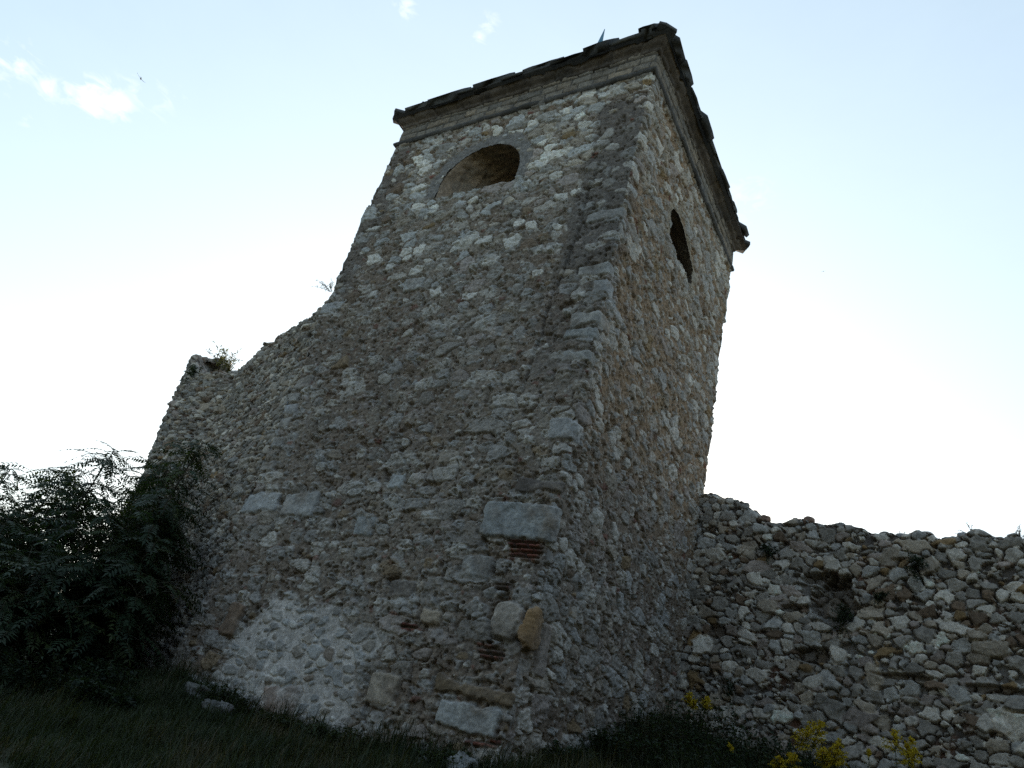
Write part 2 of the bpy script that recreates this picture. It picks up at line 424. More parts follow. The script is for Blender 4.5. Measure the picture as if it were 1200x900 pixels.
def tower_layout(x, z, side):
    """x along the front (on past the corner for the right side). Returns outstand and albedo."""
    front = ~side
    f = front.astype(F)
    lo = fbm(x, z, 11, .55, 4)
    md = fbm(x, z, 12, 2.2, 4)
    fi = fbm(x, z, 13, 11, 4, .6)
    vf = fbm(x, z, 14, 30, 3, .6)
    # mortar
    mA = np.array([.205, .153, .110], F); mB = np.array([.255, .203, .154], F); mC = np.array([.142, .114, .088], F); mW = np.array([.31, .20, .115], F)
    mort = lerp3(lerp3(mA, mB, sm(-.25, .35, lo + .4 * md)), mC, sm(.15, .5, fbm(x, z, 15, 1.1, 4)) * .6)
    warm = sm(-4.7, -4.3, x) * sm(3.5, 6.5, z + lo)
    mort = lerp3(mort, mW, warm * .9)
    band = front * sm(-5.95, -5.7, x + .12 * md) * np.maximum(.55 * sm(5.6, 6.3, z), sm(7.9, 8.6, z)) * sm(13.0, 12.6, z)     # grey render along the corner
    lband = front * sm(-10.75, -11.0, x + .25 * md) * sm(8.0, 9.0, z)
    band = np.maximum(band, lband * .8)
    mort = lerp3(mort, np.array([.13, .108, .09], F), band * .8)
    patch = front * sm(.12, -.1, np.maximum(np.abs(x + 8.55 - .5 * (z - 1)) - 1.3, np.abs(z - 1.1) - .95) + .5 * lo + .4 * md + .15 * fi)      # pale lime patch low on the left
    mort = lerp3(mort, np.array([.56, .49, .42], F), patch * .92)
    plaster = front * sm(.42, .22, win_front_sd(x, z) + .16 * md + .08 * fi) * sm(11.0, 11.15, z) * (1 - sm(.02, .2, x + 7.0))
    plaster_s = (~front) * sm(.20, .12, win_side_sd(x - XC + Y0, z) + .05 * md) * sm(RSILL - .05, RSILL + .1, z)
    plaster = np.maximum(plaster, plaster_s)
    mort = lerp3(mort, lerp3(np.array([.20, .18, .16], F), np.array([.33, .26, .18], F), side.astype(F)), plaster * .9)
    mort = mort * (1 + .22 * fi + .22 * vf)[..., None]
    h = .020 * md + .014 * fi + .006 * vf + .035 * lo
    pit = np.maximum(sm(.30, .5, fbm(x, z, 16, 6.5, 4)), .8 * sm(.36, .55, fbm(x, z, 17, 15, 3))) * (1 - plaster) * (1 - .6 * patch)
    rdg = np.abs(fbm(x, z, 18, 9, 3))
    h = h - .06 * pit + .025 * rdg
    keep = (1 - .85 * plaster) * (1 - .95 * band)
    # share of stones that show, by zone
    top = sm(10.2, 11.6, z)
    expo = f * (.15 + .05 * sm(6, 3, z) + .14 * sm(7.5, 9.5, z) + .29 * top + .05 * sm(2.5, 1, z)) + (1 - f) * (.26 + .30 * sm(8.5, 11.0, z) + .14 * sm(4, 1, z))
    expo = (expo + .20 * lo) * keep * (1 + .7 * patch)
    palette = [WHITE, BLUE, GREY, BUFF, PINK, BROWN, OCHRE]
    # pebbles and gallets
    e, idn, du, dv = cells(x, z, .062, .048, 301, .8)
    on = (rnd(idn, 1) < .34 * (1 - .6 * top) * (1 - plaster) * (1 - .5 * patch)).astype(F)
    p = sm(.08, .26, e) * on
    c = pick(idn, 2, [GREY, BUFF, BROWN, PINK, BLUE, BRICK, WHITE], [3, 3, 2, 2, 2, .5, 1.2]) * (.65 + .5 * rnd(idn, 3))[..., None]
    p = p * (1 - .7 * band)
    h = h + .009 * p; col = lerp3(mort, lerp3(mort, c, np.full_like(p, .5)), p)
    # small stones
    e, idn, du, dv = cells(x, z, .155, .105, 201, .8)
    on = (rnd(idn, 1) < np.clip((.36 + .15 * md + .26 * top * f) * keep * (1 - .5 * patch), 0, 1)).astype(F)
    mg = .07 + .13 * rnd(idn, 5)
    p = sm(0, .22, e - mg) * on
    ph = np.sqrt(np.clip((e - mg) / .16, 0, 1)) * on * facets(idn, du, dv)
    c = pick(idn, 2, palette + [BRICK], [3.5, 3, 4, 3, 2, 1.2, .7, .7]) * (.7 + .4 * rnd(idn, 3))[..., None]
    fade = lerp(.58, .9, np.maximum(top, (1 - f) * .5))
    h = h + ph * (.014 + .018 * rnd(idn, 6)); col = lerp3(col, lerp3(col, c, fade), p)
    # the larger rubble
    for (cw, ch, sd_, k) in ((.33, .22, 101, 1.0), (.48, .30, 151, .45)):
        e, idn, du, dv = cells(x, z, cw, ch, sd_, .8)
        pr = rnd(idn, 1)
        on = (pr < np.clip(expo * k, 0, 1)).astype(F)
        half = ((pr >= expo * k) & (pr < expo * k + .28 * k)).astype(F) * (1 - plaster)
        mg = .08 + .16 * rnd(idn, 5) + .05 * fi
        p = sm(0, .045, e - mg)
        prof = np.clip((e - mg) / .085, 0, 1) ** .6 * facets(idn, du, dv)
        tilt = du * (rnd(idn, 7) - .5) * .07 + dv * (rnd(idn, 8) - .5) * .07 + .012 * rdg
        wts = [5, 4, 2.2, 1.5, 1.2, .5, .35]
        c = pick(idn, 2, palette, wts) * (.78 + .34 * rnd(idn, 3))[..., None]
        c = c * ((1 + .05 * top + .16 * fi + .12 * vf) * (1 - .40 * patch))[..., None]
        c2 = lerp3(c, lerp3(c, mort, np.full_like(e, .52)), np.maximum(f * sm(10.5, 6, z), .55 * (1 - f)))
        stone_h = prof * (.020 + .026 * rnd(idn, 6)) * (.75 + .25 * top) + tilt + .011 * fi + .006 * vf
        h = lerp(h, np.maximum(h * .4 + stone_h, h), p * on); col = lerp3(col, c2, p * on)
        h = h + half * .02 * prof
        col = lerp3(col, lerp3(col, c, np.full_like(e, .42)), p * half)
        # joints round showing stones are raked out
        h = h - .022 * on * sm(.0, -.06, e - mg) * sm(-.2, -.1, e - mg)
    # cobbles bedded in the lime patch
    e, idn, du, dv = cells(x, z, .20, .155, 451, .95, .4, 1.45, .6)
    mg = .13 + .16 * rnd(idn, 5) + .05 * fi
    on = patch * (rnd(idn, 1) < .78)
    p = sm(0, .05, e - mg) * on
    c = pick(idn, 2, [BLUE, GREY, BUFF, WHITE, BROWN], [4, 3, 2, 1.5, 1]) * (.62 + .4 * rnd(idn, 3))[..., None] * (1 + .2 * fi + .15 * vf)[..., None]
    flat = lerp3(np.array([.56, .49, .42], F) * (1 + .2 * fi + .2 * vf + .3 * md)[..., None], c, p * .92)
    h = lerp(h, .012 * md + .008 * fi + .004 * vf + .03 * p * np.clip((e - mg) / .12, 0, 1) ** .6, patch * .85); col = lerp3(col, flat, patch * .85)
    # old bricks
    for (x0, x1, z0, z1) in BRICKS:
        d = rrect(x, z, x0, x1, z0, z1, .03, 61) + .13 * fbm(x, z, 64, 4.5, 4) + .05 * fi + .02
        s = sm(.03, -.02, d)
        if not s.any(): continue
        row = np.floor((z - z0) / .07); fr = (z - z0) / .07 - row
        bx = (x + (row % 2) * .09) / .2; fb = bx - np.floor(bx)
        jn = np.maximum(sm(.30, .12, np.minimum(fr, 1 - fr)), sm(.08, .03, np.minimum(fb, 1 - fb)))
        bc = lerp3(np.array(BRICK, F), mort, sm(-.3, .4, fbm(x, z, 62, 6, 4)) * .9) * (.55 + .8 * hsh(np.floor(bx), row, 9))[..., None]
        col = lerp3(col, lerp3(bc, mort * .6, jn), s); h = lerp(h, .05 - .07 * jn + .02 * fi - .04 * hsh(np.floor(bx), row, 19), s)
    # big blocks
    for k, (x0, x1, z0, z1, c, out) in enumerate(BLOCKS):
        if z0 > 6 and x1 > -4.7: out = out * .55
        near = (x > x0 - .2) & (x < x1 + .2) & (z > z0 - .2) & (z < z1 + .2)
        if not near.any(): continue
        xs, zs = x[near], z[near]
        tw = (hsh(np.array([k]), np.array([3]), 5)[0] - .5) * .16
        cxm, czm = (x0 + x1) / 2, (z0 + z1) / 2
        d = rrect(xs + tw * (zs - czm), zs - tw * (xs - cxm), x0, x1, z0, z1, min(z1 - z0, x1 - x0) * (.14 if out < .085 else .42), 70 + k)
        d = d + .06 * md[near] + .03 * fi[near] + .05 * np.maximum(0, fbm(xs, zs, 24, 5, 3) - .1)
        s = sm(.012, -.02, d)
        prof = np.sqrt(np.clip(-d / .035, 0, 1)) * (1 - .5 * sm(.1, .45, fbm(xs, zs, 25, 4, 3)))
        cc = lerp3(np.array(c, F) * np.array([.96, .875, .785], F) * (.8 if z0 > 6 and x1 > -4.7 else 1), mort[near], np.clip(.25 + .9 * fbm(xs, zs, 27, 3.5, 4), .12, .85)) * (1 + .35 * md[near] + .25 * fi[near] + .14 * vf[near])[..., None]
        h[near] = lerp(h[near], .75 * out * (.45 + .55 * prof) + .012 * fi[near] + .01 * md[near] + .004 * vf[near], s)
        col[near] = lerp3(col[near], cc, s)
        h[near] -= .03 * sm(.05, .0, np.abs(d - .02))
    # crack down the render beside the corner
    cxp = -5.7 + .10 * fbm(z * 0, z, 21, .9, 3) - .05 * (8 - z)
    cr_ = front * sm(.05, .0, np.abs(x - cxp - .05 * fi)) * sm(5.6, 6.2, z) * sm(11.5, 10.5, z)
    h = h - .05 * cr_; col = col * (1 - .25 * cr_)[..., None]
    # ragged quoins and the dressed band under the cornice
    edge = np.exp(-np.abs(x - XC) / .22)
    h = h + edge * (.035 * fbm(x * .7, z, 22, 1.7, 4) + .035 * md)
    edl = np.exp(-np.abs(x - xl(z)) / .3)
    h = h + edl * (.10 * fbm(x * 0, z, 23, 1.5, 4))
    frz = sm(13.28, 13.34, z)
    zf = z + .02 * md + .03 * fbm(x, z, 26, 1.1, 2)
    row = np.floor((zf - 13.5) / .235); fr = (zf - 13.5) / .235 - row
    wid = .40; bx = x / wid + hsh(row, row * 0, 5) * 3 + .7 * vnoise(x * 1.9, row * 5.1, 8); ib = np.floor(bx); fb = bx - ib
    jn = np.maximum(sm(.16, .04, np.minimum(fr, 1 - fr) + .05 * fi), sm(.06, .015, np.minimum(fb, 1 - fb) + .02 * fi))
    tone = .8 + .4 * hsh(ib, row, 6)
    fc = lerp3(np.array([.185, .16, .13], F), np.array([.24, .185, .13], F), hsh(ib, row, 7)) * (tone * (1 + .3 * fi + .15 * vf))[..., None]
    fc = lerp3(fc, np.array([.12, .105, .09], F), jn)
    h = lerp(h, .03 - .035 * jn + .03 * hsh(ib, row, 4) + .016 * fi + .02 * md, frz); col = lerp3(col, fc, frz)
    return h, np.clip(col, .015, .75)


def tower_wall(parent):
    # columns: front (fine), right (fine), back and left (coarse)
    uf = np.linspace(-1, 0, 500)                     # share of the front
    ur = np.linspace(0, YB - Y0, 300)
    z = [-1.2]
    while z[-1] < ZT:
        z.append(z[-1] + np.interp(z[-1], [0, 4, 9, 14], [.0125, .0125, .016, .018]))
    z = np.array(z); z[-1] = ZT
    # front block including the rounded corner
    r = .06
    nz_ = len(z)
    xs = np.concatenate([uf[:-1], ur])              # placeholder; x along front
    n_f = len(uf) - 1
    Z = np.broadcast_to(z, (len(xs), nz_)).astype(F)
    X = np.empty((len(xs), nz_), F)
    width = XC - xl(z)
    X[:n_f] = XC + uf[:-1, None] * width[None, :]
    X[n_f:] = XC + ur[:, None]
    side = np.zeros(X.shape, bool); side[n_f:] = True
    h, col = tower_layout(X, Z, side)
    t = X - XC
    th = np.clip((t + r) / (2 * r), 0, 1) * (math.pi / 2)
    bx = np.where(t < -r, X, np.where(t > r, XC, XC - r + r * np.sin(th)))
    by = np.where(t < -r, Y0, np.where(t > r, Y0 + t, Y0 + r - r * np.cos(th)))
    nx = np.sin(th); ny = -np.cos(th)
    P = np.stack([bx + nx * h, by + ny * h, Z + .006 * fbm(X, Z, 90, 9, 2)], -1)
    hole = ((~side) & (win_front_sd(X, Z) < 0)) | (side & (win_side_sd(Y0 + t, Z) < 0))
    hc = hole[:-1, :-1] & hole[1:, 1:] & hole[1:, :-1] & hole[:-1, 1:]
    # left and back, coarse
    zc = z[::12]; zc = np.append(zc[:-1], z[-1])
    ul = np.linspace(0, 1, 60)
    nzc = len(zc)
    XL = np.broadcast_to(xl(zc), (60, nzc)); ZL = np.broadcast_to(zc, (60, nzc))
    YL = Y0 + ul[:, None] * (YB - Y0) + 0 * XL
    hl = .05 * fbm(YL, ZL, 33, 3, 4); cl_ = lerp3(np.array([.2, .175, .15], F), np.array([.4, .39, .37], F), sm(0, .4, fbm(YL, ZL, 34, 4, 4)))
    # tie the first column to the fine front edge
    hl[0] = 0
    PL = np.stack([XL - hl, YL, ZL], -1); PL[0] = P[0][np.append(np.arange(0, nz_, 12)[:-1], nz_ - 1)]
    ubk = np.linspace(0, 1, 60)
    XB = xl(zc)[None] + ubk[:, None] * (XC - xl(zc))[None]; ZB = np.broadcast_to(zc, XB.shape)
    hb = .05 * fbm(XB, ZB, 35, 3, 4); hb[0] = 0
    PB = np.stack([XB, YB + hb, ZB], -1); PB[-1] = P[-1][np.append(np.arange(0, nz_, 12)[:-1], nz_ - 1)]; PB[0] = PL[-1]
    cb = lerp3(np.array([.2, .175, .15], F), np.array([.4, .39, .37], F), sm(0, .4, fbm(XB, ZB, 36, 4, 4)))
    n1 = P.shape[0] * nz_; n2 = 60 * nzc
    V = np.concatenate([P.reshape(-1, 3), PL.reshape(-1, 3), PB.reshape(-1, 3)])
    CC = np.concatenate([col.reshape(-1, 3), cl_.reshape(-1, 3), cb.reshape(-1, 3)])
    f = [grid_faces(P.shape[0], nz_, ~hc), grid_faces(60, nzc)[:, ::-1] + n1, grid_faces(60, nzc)[:, ::-1] + n1 + n2]
    return mesh_obj('wall', V, f, M_WALL, parent, CC)


def sweep(name, profile, parent, mat, base, vary, seed, blk=.85, joint=.02, step=.03):
    """a moulding carried round the tower: profile is a list of (out, z)"""
    prof = np.array(profile, float)
    pr = [prof[0]]
    for a, b in zip(prof[:-1], prof[1:]):
        k = max(1, int(np.hypot(*(b - a)) / .025))
        for q in range(1, k + 1): pr.append(a + (b - a) * q / k)
    pr = np.array(pr); o, zz = pr[:, 0], pr[:, 1]
    X0 = float(xl(np.array(14.0))); cs = [(X0, Y0, -1, -1), (XC, Y0, 1, -1), (XC, YB, 1, 1), (X0, YB, -1, 1)]
    nr = [(0, -1), (1, 0), (0, 1), (-1, 0)]
    rows = []; S_ = []; NX = []
    s0 = 0
    for k in range(4):
        a, b = cs[k], cs[(k + 1) % 4]
        Ln = math.hypot(b[0] - a[0], b[1] - a[1]); nn_ = int(Ln / step)
        t = np.linspace(0, 1, nn_, endpoint=False)
        A = np.stack([a[0] + a[2] * o, a[1] + a[3] * o, zz], -1); B = np.stack([b[0] + b[2] * o, b[1] + b[3] * o, zz], -1)
        rows.append(A[None] + (B - A)[None] * t[:, None, None])
        S_.append(s0 + t * Ln); NX.append(np.broadcast_to(np.array([nr[k][0], nr[k][1], 0.]), (nn_, 3))); s0 += Ln
    P = np.concatenate(rows); s = np.concatenate(S_)[:, None] + 0 * o[None]; N = np.concatenate(NX)
    w = np.broadcast_to(np.cumsum(np.concatenate([[0], np.hypot(np.diff(o), np.diff(zz))])), s.shape)
    b = s / blk + .3 * vnoise(s / blk * 1.0, s * 0, seed + 3); ib = np.floor(b); fb = (b - ib)
    jn = sm(joint / blk, .2 * joint / blk, np.minimum(fb, 1 - fb))
    hh = .022 * (hsh(ib, ib * 0, seed) - .5) + .02 * fbm(s, w, seed + 1, 6, 4) - .03 * jn - .06 * sm(.35, .6, fbm(s, w, seed + 2, 2.5, 4))
    P = P + N[:, None] * hh[..., None]; P[..., 2] += .012 * (hsh(ib, ib * 0, seed + 8) - .5) + .012 * fbm(s, w, seed + 6, 5, 3)
    col = np.array(base, F) * (1 + vary * fbm(s, w, seed + 4, 4, 5) + .35 * (hsh(ib, ib * 0, seed + 5) - .5))[..., None]
    col = lerp3(col, np.array([.06, .055, .05], F), sm(.1, .5, fbm(s, w, seed + 7, 1.6, 4)) * .6)
    return mesh_obj(name, P, grid_faces(P.shape[0], P.shape[1], wrap=True), mat, parent, np.clip(col, .02, .6))


def slab(mb, c, ax, ay, az, lx, ly, lz, rng, col):
    """one wonky roof slab: an irregular five to seven sided stone of even thickness"""
    pts = []
    for (sx, sy) in ((-1, -1), (-.35, -1.04), (.3, -1), (1, -1), (1.03, .1), (1, 1), (-1, 1), (-1.02, -.05)):
        pts.append((sx * lx / 2 * rng.uniform(.92, 1.06), sy * ly / 2 * rng.uniform(.9, 1.1)))
    n = len(pts); v = []
    for zz in (-.5, .5):
        for (px, py) in pts:
            k = .97 if zz > 0 else 1
            v.append(c + ax * px * k + ay * py * k + az * (zz * lz + rng.uniform(-.012, .012)))
    q = [[i, (i + 1) % n, n + (i + 1) % n, n + i] for i in range(n)]
    t = [[0, i + 1, i] for i in range(1, n - 1)] + [[n, n + i, n + i + 1] for i in range(1, n - 1)]
    mb.add(v, q, t, col)


def tower_roof(parent):
    rng = random.Random(5)
    X0 = float(xl(np.array(14.0))); O = .30
    ez = 14.40
    corners = [np.array((X0 - O, Y0 - O, ez)), np.array((XC + O, Y0 - O, ez)), np.array((XC + O, YB + O, ez)), np.array((X0 - O, YB + O, ez))]
    xm = (X0 + XC) / 2 - .06; apz = 18.25
    ra, rb = np.array((xm, 10.75, apz)), np.array((xm, 11.9, apz))
    # the closed body of the roof under the slabs
    mb = MB()
    low = [c + np.array((0, 0, -.10)) for c in corners]
    v = low + corners + [ra, rb]
    dk = (.07, .065, .06)
    mb.add(v, [[0, 3, 2, 1], [0, 1, 5, 4], [1, 2, 6, 5], [2, 3, 7, 6], [3, 0, 4, 7], [5, 6, 9, 8], [7, 4, 8, 9]], [[4, 5, 8], [6, 7, 9]], dk)
    for k in range(4):
        a, b = corners[k], corners[(k + 1) % 4]
        ta, tb = ((ra, ra), (ra, rb), (rb, rb), (rb, ra))[k]
        nrm = np.cross(b - a, ta - a); nrm = nrm / np.linalg.norm(nrm)
        if nrm[2] < 0: nrm = -nrm
        ax = (b - a) / np.linalg.norm(b - a); up = np.cross(nrm, ax)
        if up[2] < 0: up = -up
        sl = np.linalg.norm((ta + tb) / 2 - (a + b) / 2)
        rows = 9
        for j in range(rows):
            t = j / rows
            t2 = (j + 1.3) / rows if j else 1.0 / rows
            A = a + (ta - a) * t; B = b + (tb - b) * t
            A = A + ax * max(0, float((a + (ta - a) * t2 - A) @ ax)); B = B + ax * min(0, float((b + (tb - b) * t2 - B) @ ax))
            L = np.linalg.norm(B - A); s = 0
            while s < L:
                w = min(rng.uniform(.4, .9), L - s + .05)
                if w < .2: break
                ly = sl / rows * 1.5
                if j == 0: c = A + ax * (s + w / 2) + up * (ly / 2 - rng.uniform(.02, .13)) + nrm * rng.uniform(.0, .035)
                else: c = A + ax * (s + w / 2) + up * (ly / 2 - .1) + nrm * rng.uniform(.02, .05)
                g = rng.uniform(.055, .12)
                slab(mb, c, ax, up * .995 + nrm * .1, nrm, w * 1.03, ly, rng.uniform(.06, .11) + (.10 if j == 0 and rng.random() < .3 else 0), rng, (g, g * .95, g * .88))
                if j == 0 and rng.random() < (.3 if k % 2 == 0 else .16):
                    slab(mb, A + ax * (s + w / 2) + up * .11 + nrm * rng.uniform(.07, .10), ax, up, nrm, rng.uniform(.3, .5), .32, rng.uniform(.07, .1), rng, (g, g * .95, g * .88))
                s += w
    # corner slabs
    for k, c in enumerate(corners):
        d = c - np.array((xm, (Y0 + YB) / 2, ez)); d[2] = 0; d /= np.linalg.norm(d)
        ax = np.array((-d[1], d[0], 0)); up = np.array((-d[0] * .98, -d[1] * .98, .05))
        slab(mb, c + up * .24 + np.array((0, 0, -.035)), ax, up, np.cross(ax, up), .40, .46, .10, rng, (.08, .075, .07))
    roof = mb.build('roof', M_SLAB, parent, smooth=False)
    fb = MB()
    zt = 20.25
    fb.tube([(xm, 10.75, 18.0), (xm, 10.75, 18.5), (xm, 10.75, 18.9)], [.17, .14, .12], 12)
    fb.tube([(xm, 10.75, 18.85), (xm, 10.75, 19.0), (xm, 10.75, 19.1), (xm, 10.75, 19.2)], [.13, .24, .22, .12], 14)
    fb.tube([(xm, 10.75, 19.15), (xm + .01, 10.75, 19.6), (xm + .03, 10.75, zt)], [.11, .07, .008], 10)
    fb.build('finial', M_METAL, roof)


def reveal(parent, outline, inner, axis_pt, depth_dir, tone, seed):
    """the sides and head of a window opening, running from a worn lip into the dark of the tower"""
    outline = np.array(outline, float); inner = np.array(inner, float)
    n = len(outline)
    cen = outline.mean(0)
    steps = [(-.05, 1.035, -.02), (-.015, 1.012, .0), (.01, 1.0, .0)] + [(d, 1.0, 0) for d in np.linspace(.04, .95, 40)]
    P = []; W = []
    dd = np.array(depth_dir, float)
    dist = np.concatenate([[0], np.cumsum(np.linalg.norm(np.diff(np.vstack([outline, outline[:1]]), axis=0), axis=1))])[:-1]
    for (d, sc, _) in steps:
        t = max(0, min(1, d / .95))
        o = outline * (1 - t) + inner * t
        if d < 0:
            o = cen + (outline - cen) * sc
            dp = {-.05: .05, -.015: .012}[d]
        else: dp = d
        ns = .06 * fbm(dist * 1.0, np.full(n, d), seed, 3, 4) + .035 * fbm(dist, np.full(n, d), seed + 1, 11, 3)
        if d <= .01: ns = ns * .5
        rad = (o - cen) / (np.linalg.norm(o - cen, axis=1)[:, None] + 1e-6)
        o = o + rad * ns[:, None]
        P.append(o + dd[None] * dp); W.append(np.full(n, max(d, 0)))
    P = np.stack(P, 1); W = np.stack(W, 1); D = np.broadcast_to(dist[:, None], W.shape)
    e, idn, du, dv = cells(D, W, .3, .2, seed + 9)
    on = (rnd(idn, 1) < .35).astype(F) * sm(.05, .15, e)
    col = np.array(tone, F) * (1 + .3 * fbm(D, W, seed + 3, 4, 4))[..., None]
    col = lerp3(col, np.array([.22, .18, .14], F) * (1 + .2 * fbm(D, W, seed + 4, 9, 3))[..., None], on * .6)
    mesh_obj('window', P, grid_faces(n, P.shape[1], wrap=True), M_WALL, parent, np.clip(col, .03, .6))


def arch(c, hw, sill, spring, rise, n=64):
    pts = []
    for k in range(n + 1):
        a = math.pi * k / n
        pts.append((c + hw * math.cos(a), spring + rise * math.sin(a)))
    for k in range(1, 9): pts.append((c - hw, spring + (sill - spring) * k / 8))
    for k in range(1, 40): pts.append((c - hw + 2 * hw * k / 40, sill))
    for k in range(0, 8): pts.append((c + hw, sill + (spring - sill) * k / 8))
    return pts


tower = empty('stone_tower', (-8.1, 11.3, 0))
tag(tower, 'tall square rubble stone tower with arched windows and a moulded cornice under a slab roof', 'tower')
tower_parts_origin = tower.location.copy()
tower.location = (0, 0, 0)
tower_wall(tower)
sweep('string_course', [(-.05, 13.34), (.05, 13.36), (.085, 13.40), (.095, 13.45), (.06, 13.50), (-.05, 13.52)], tower, M_TRIM, (.095, .085, .075), .5, 401, .7)
sweep('cornice', [(-.06, 14.02), (.03, 14.03), (.07, 14.06), (.08, 14.12), (.12, 14.15), (.17, 14.19), (.20, 14.25), (.21, 14.31), (.26, 14.33), (.265, 14.39), (-.1, 14.40)],
      tower, M_TRIM, (.115, .09, .07), .5, 431, .62, .035)
tower_roof(tower)
fo = [(x, Y0, z) for (x, z) in arch(WX, WR, WSILL, WZ, WR)]
fi_ = [(x, Y0, z) for (x, z) in arch(WX + .45, .95, WSILL + .02, WZ + .05, .92)]
reveal(tower, fo, fi_, None, (0, 1, 0), (.31, .225, .155), 501)
rc, rh = (RY0 + RY1) / 2, (RY1 - RY0) / 2
head = [(rc - RSH * t + sg * rh * math.sqrt(max(0, 1 - t ** 1.7)), RSPR + RRISE * t) for sg, ts in ((1, np.linspace(0, 1, 40)), (-1, np.linspace(1, 0, 40)[1:])) for t in ts]
shape = head + [(rc - rh, RSPR + (RSILL - RSPR) * k / 8) for k in range(1, 9)] + [(rc - rh + 2 * rh * k / 40, RSILL) for k in range(1, 40)] + [(rc + rh, RSILL + (RSPR - RSILL) * k / 8) for k in range(8)]
so = [(XC, y, z) for (y, z) in shape]
si = [(XC, rc + (y - rc) * 1.5 + .25, RSILL + (z - RSILL) * 1.12) for (y, z) in shape]
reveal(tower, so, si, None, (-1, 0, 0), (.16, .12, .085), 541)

# ------------------------------------------------------------------ curtain walls


def boulder(seed, sx, sy, sz, n=14, rough=.22):
    th = np.linspace(0, 2 * np.pi, n * 2, endpoint=False); ph = np.linspace(.001, np.pi - .001, n)
    T, Ph = np.meshgrid(th, ph, indexing='ij')
    x = np.sin(Ph) * np.cos(T); y = np.sin(Ph) * np.sin(T); z = np.cos(Ph)
    k = 1 + rough * (fbm(x * 1.2 + 5, y * 1.2 + z * 1.7, seed, 1.6, 3) + .5 * fbm(z * 1.3 + 3, x - y, seed + 1, 2.0, 3))
    p = np.stack([x, y, z], -1); p = np.sign(p) * np.abs(p) ** .8
    return p * k[..., None] * np.array([sx, sy, sz]), grid_faces(n * 2, n, wrap=True)


def curtain_layout(s, z, seed, big, dense, holes):
    lo = fbm(s, z, seed, .6, 4); md = fbm(s, z, seed + 1, 2.4, 4); fi = fbm(s, z, seed + 2, 11, 4, .6); vf = fbm(s, z, seed + 3, 30, 3, .6)
    soil = lerp3(np.array([.12, .095, .075], F), np.array([.15, .075, .045], F), sm(0, .4, md + lo * .5)) * (1 + .3 * fi)[..., None]
    if big: soil = lerp3(soil, np.array([.21, .18, .15], F), sm(.0, .35, lo))
    h = -.085 + .03 * md + .015 * fi; col = soil
    palette = [WHITE, BLUE, GREY, BUFF, PINK, BROWN, OCHRE]
    for (cw, ch, sd_, k) in (((.095, .075, 7, .6), (.225, .172, 17, .88), (.36, .26, 27, .16)) if big else ((.09, .055, 7, .75), (.18, .105, 17, .88), (.30, .16, 27, .08))):
        e, idn, du, dv = cells(s, z, cw, ch, seed + sd_, .9, .5, 1.4, .5)
        on = (rnd(idn, 1) < k * dense).astype(F)
        mg = .045 + .10 * rnd(idn, 5) + .03 * fi
        p = sm(0, .07, e - mg) * on
        prof = np.clip((e - mg) / .12, 0, 1) ** .5 * (.5 + .5 * facets(idn, du, dv))
        tilt = du * (rnd(idn, 7) - .5) * .10 + dv * (rnd(idn, 8) - .5) * .10
        c = pick(idn, 2, palette, [3.6, 3, 4.5, 1.8, 1.4, .9, .35 if big else .2]) * ((.66 if big else .50) + .42 * rnd(idn, 3))[..., None] * np.array([1.04, .98, .91], F) * (1 + .2 * fi + .15 * vf + .15 * md)[..., None]
        hs = cw * .27 * prof * (.5 + .8 * rnd(idn, 6)) - .03 + tilt * cw / .25 + .02 * np.abs(fi) + .008 * fi + .003 * vf
        h = lerp(h, np.maximum(hs, h), p); col = lerp3(col, c, p)
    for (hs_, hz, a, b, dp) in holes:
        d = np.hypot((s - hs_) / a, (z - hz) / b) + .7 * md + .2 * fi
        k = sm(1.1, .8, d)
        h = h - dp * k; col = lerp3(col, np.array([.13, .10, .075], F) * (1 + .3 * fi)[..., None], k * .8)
    return h + .05 * lo, np.clip(col, .02, .7)


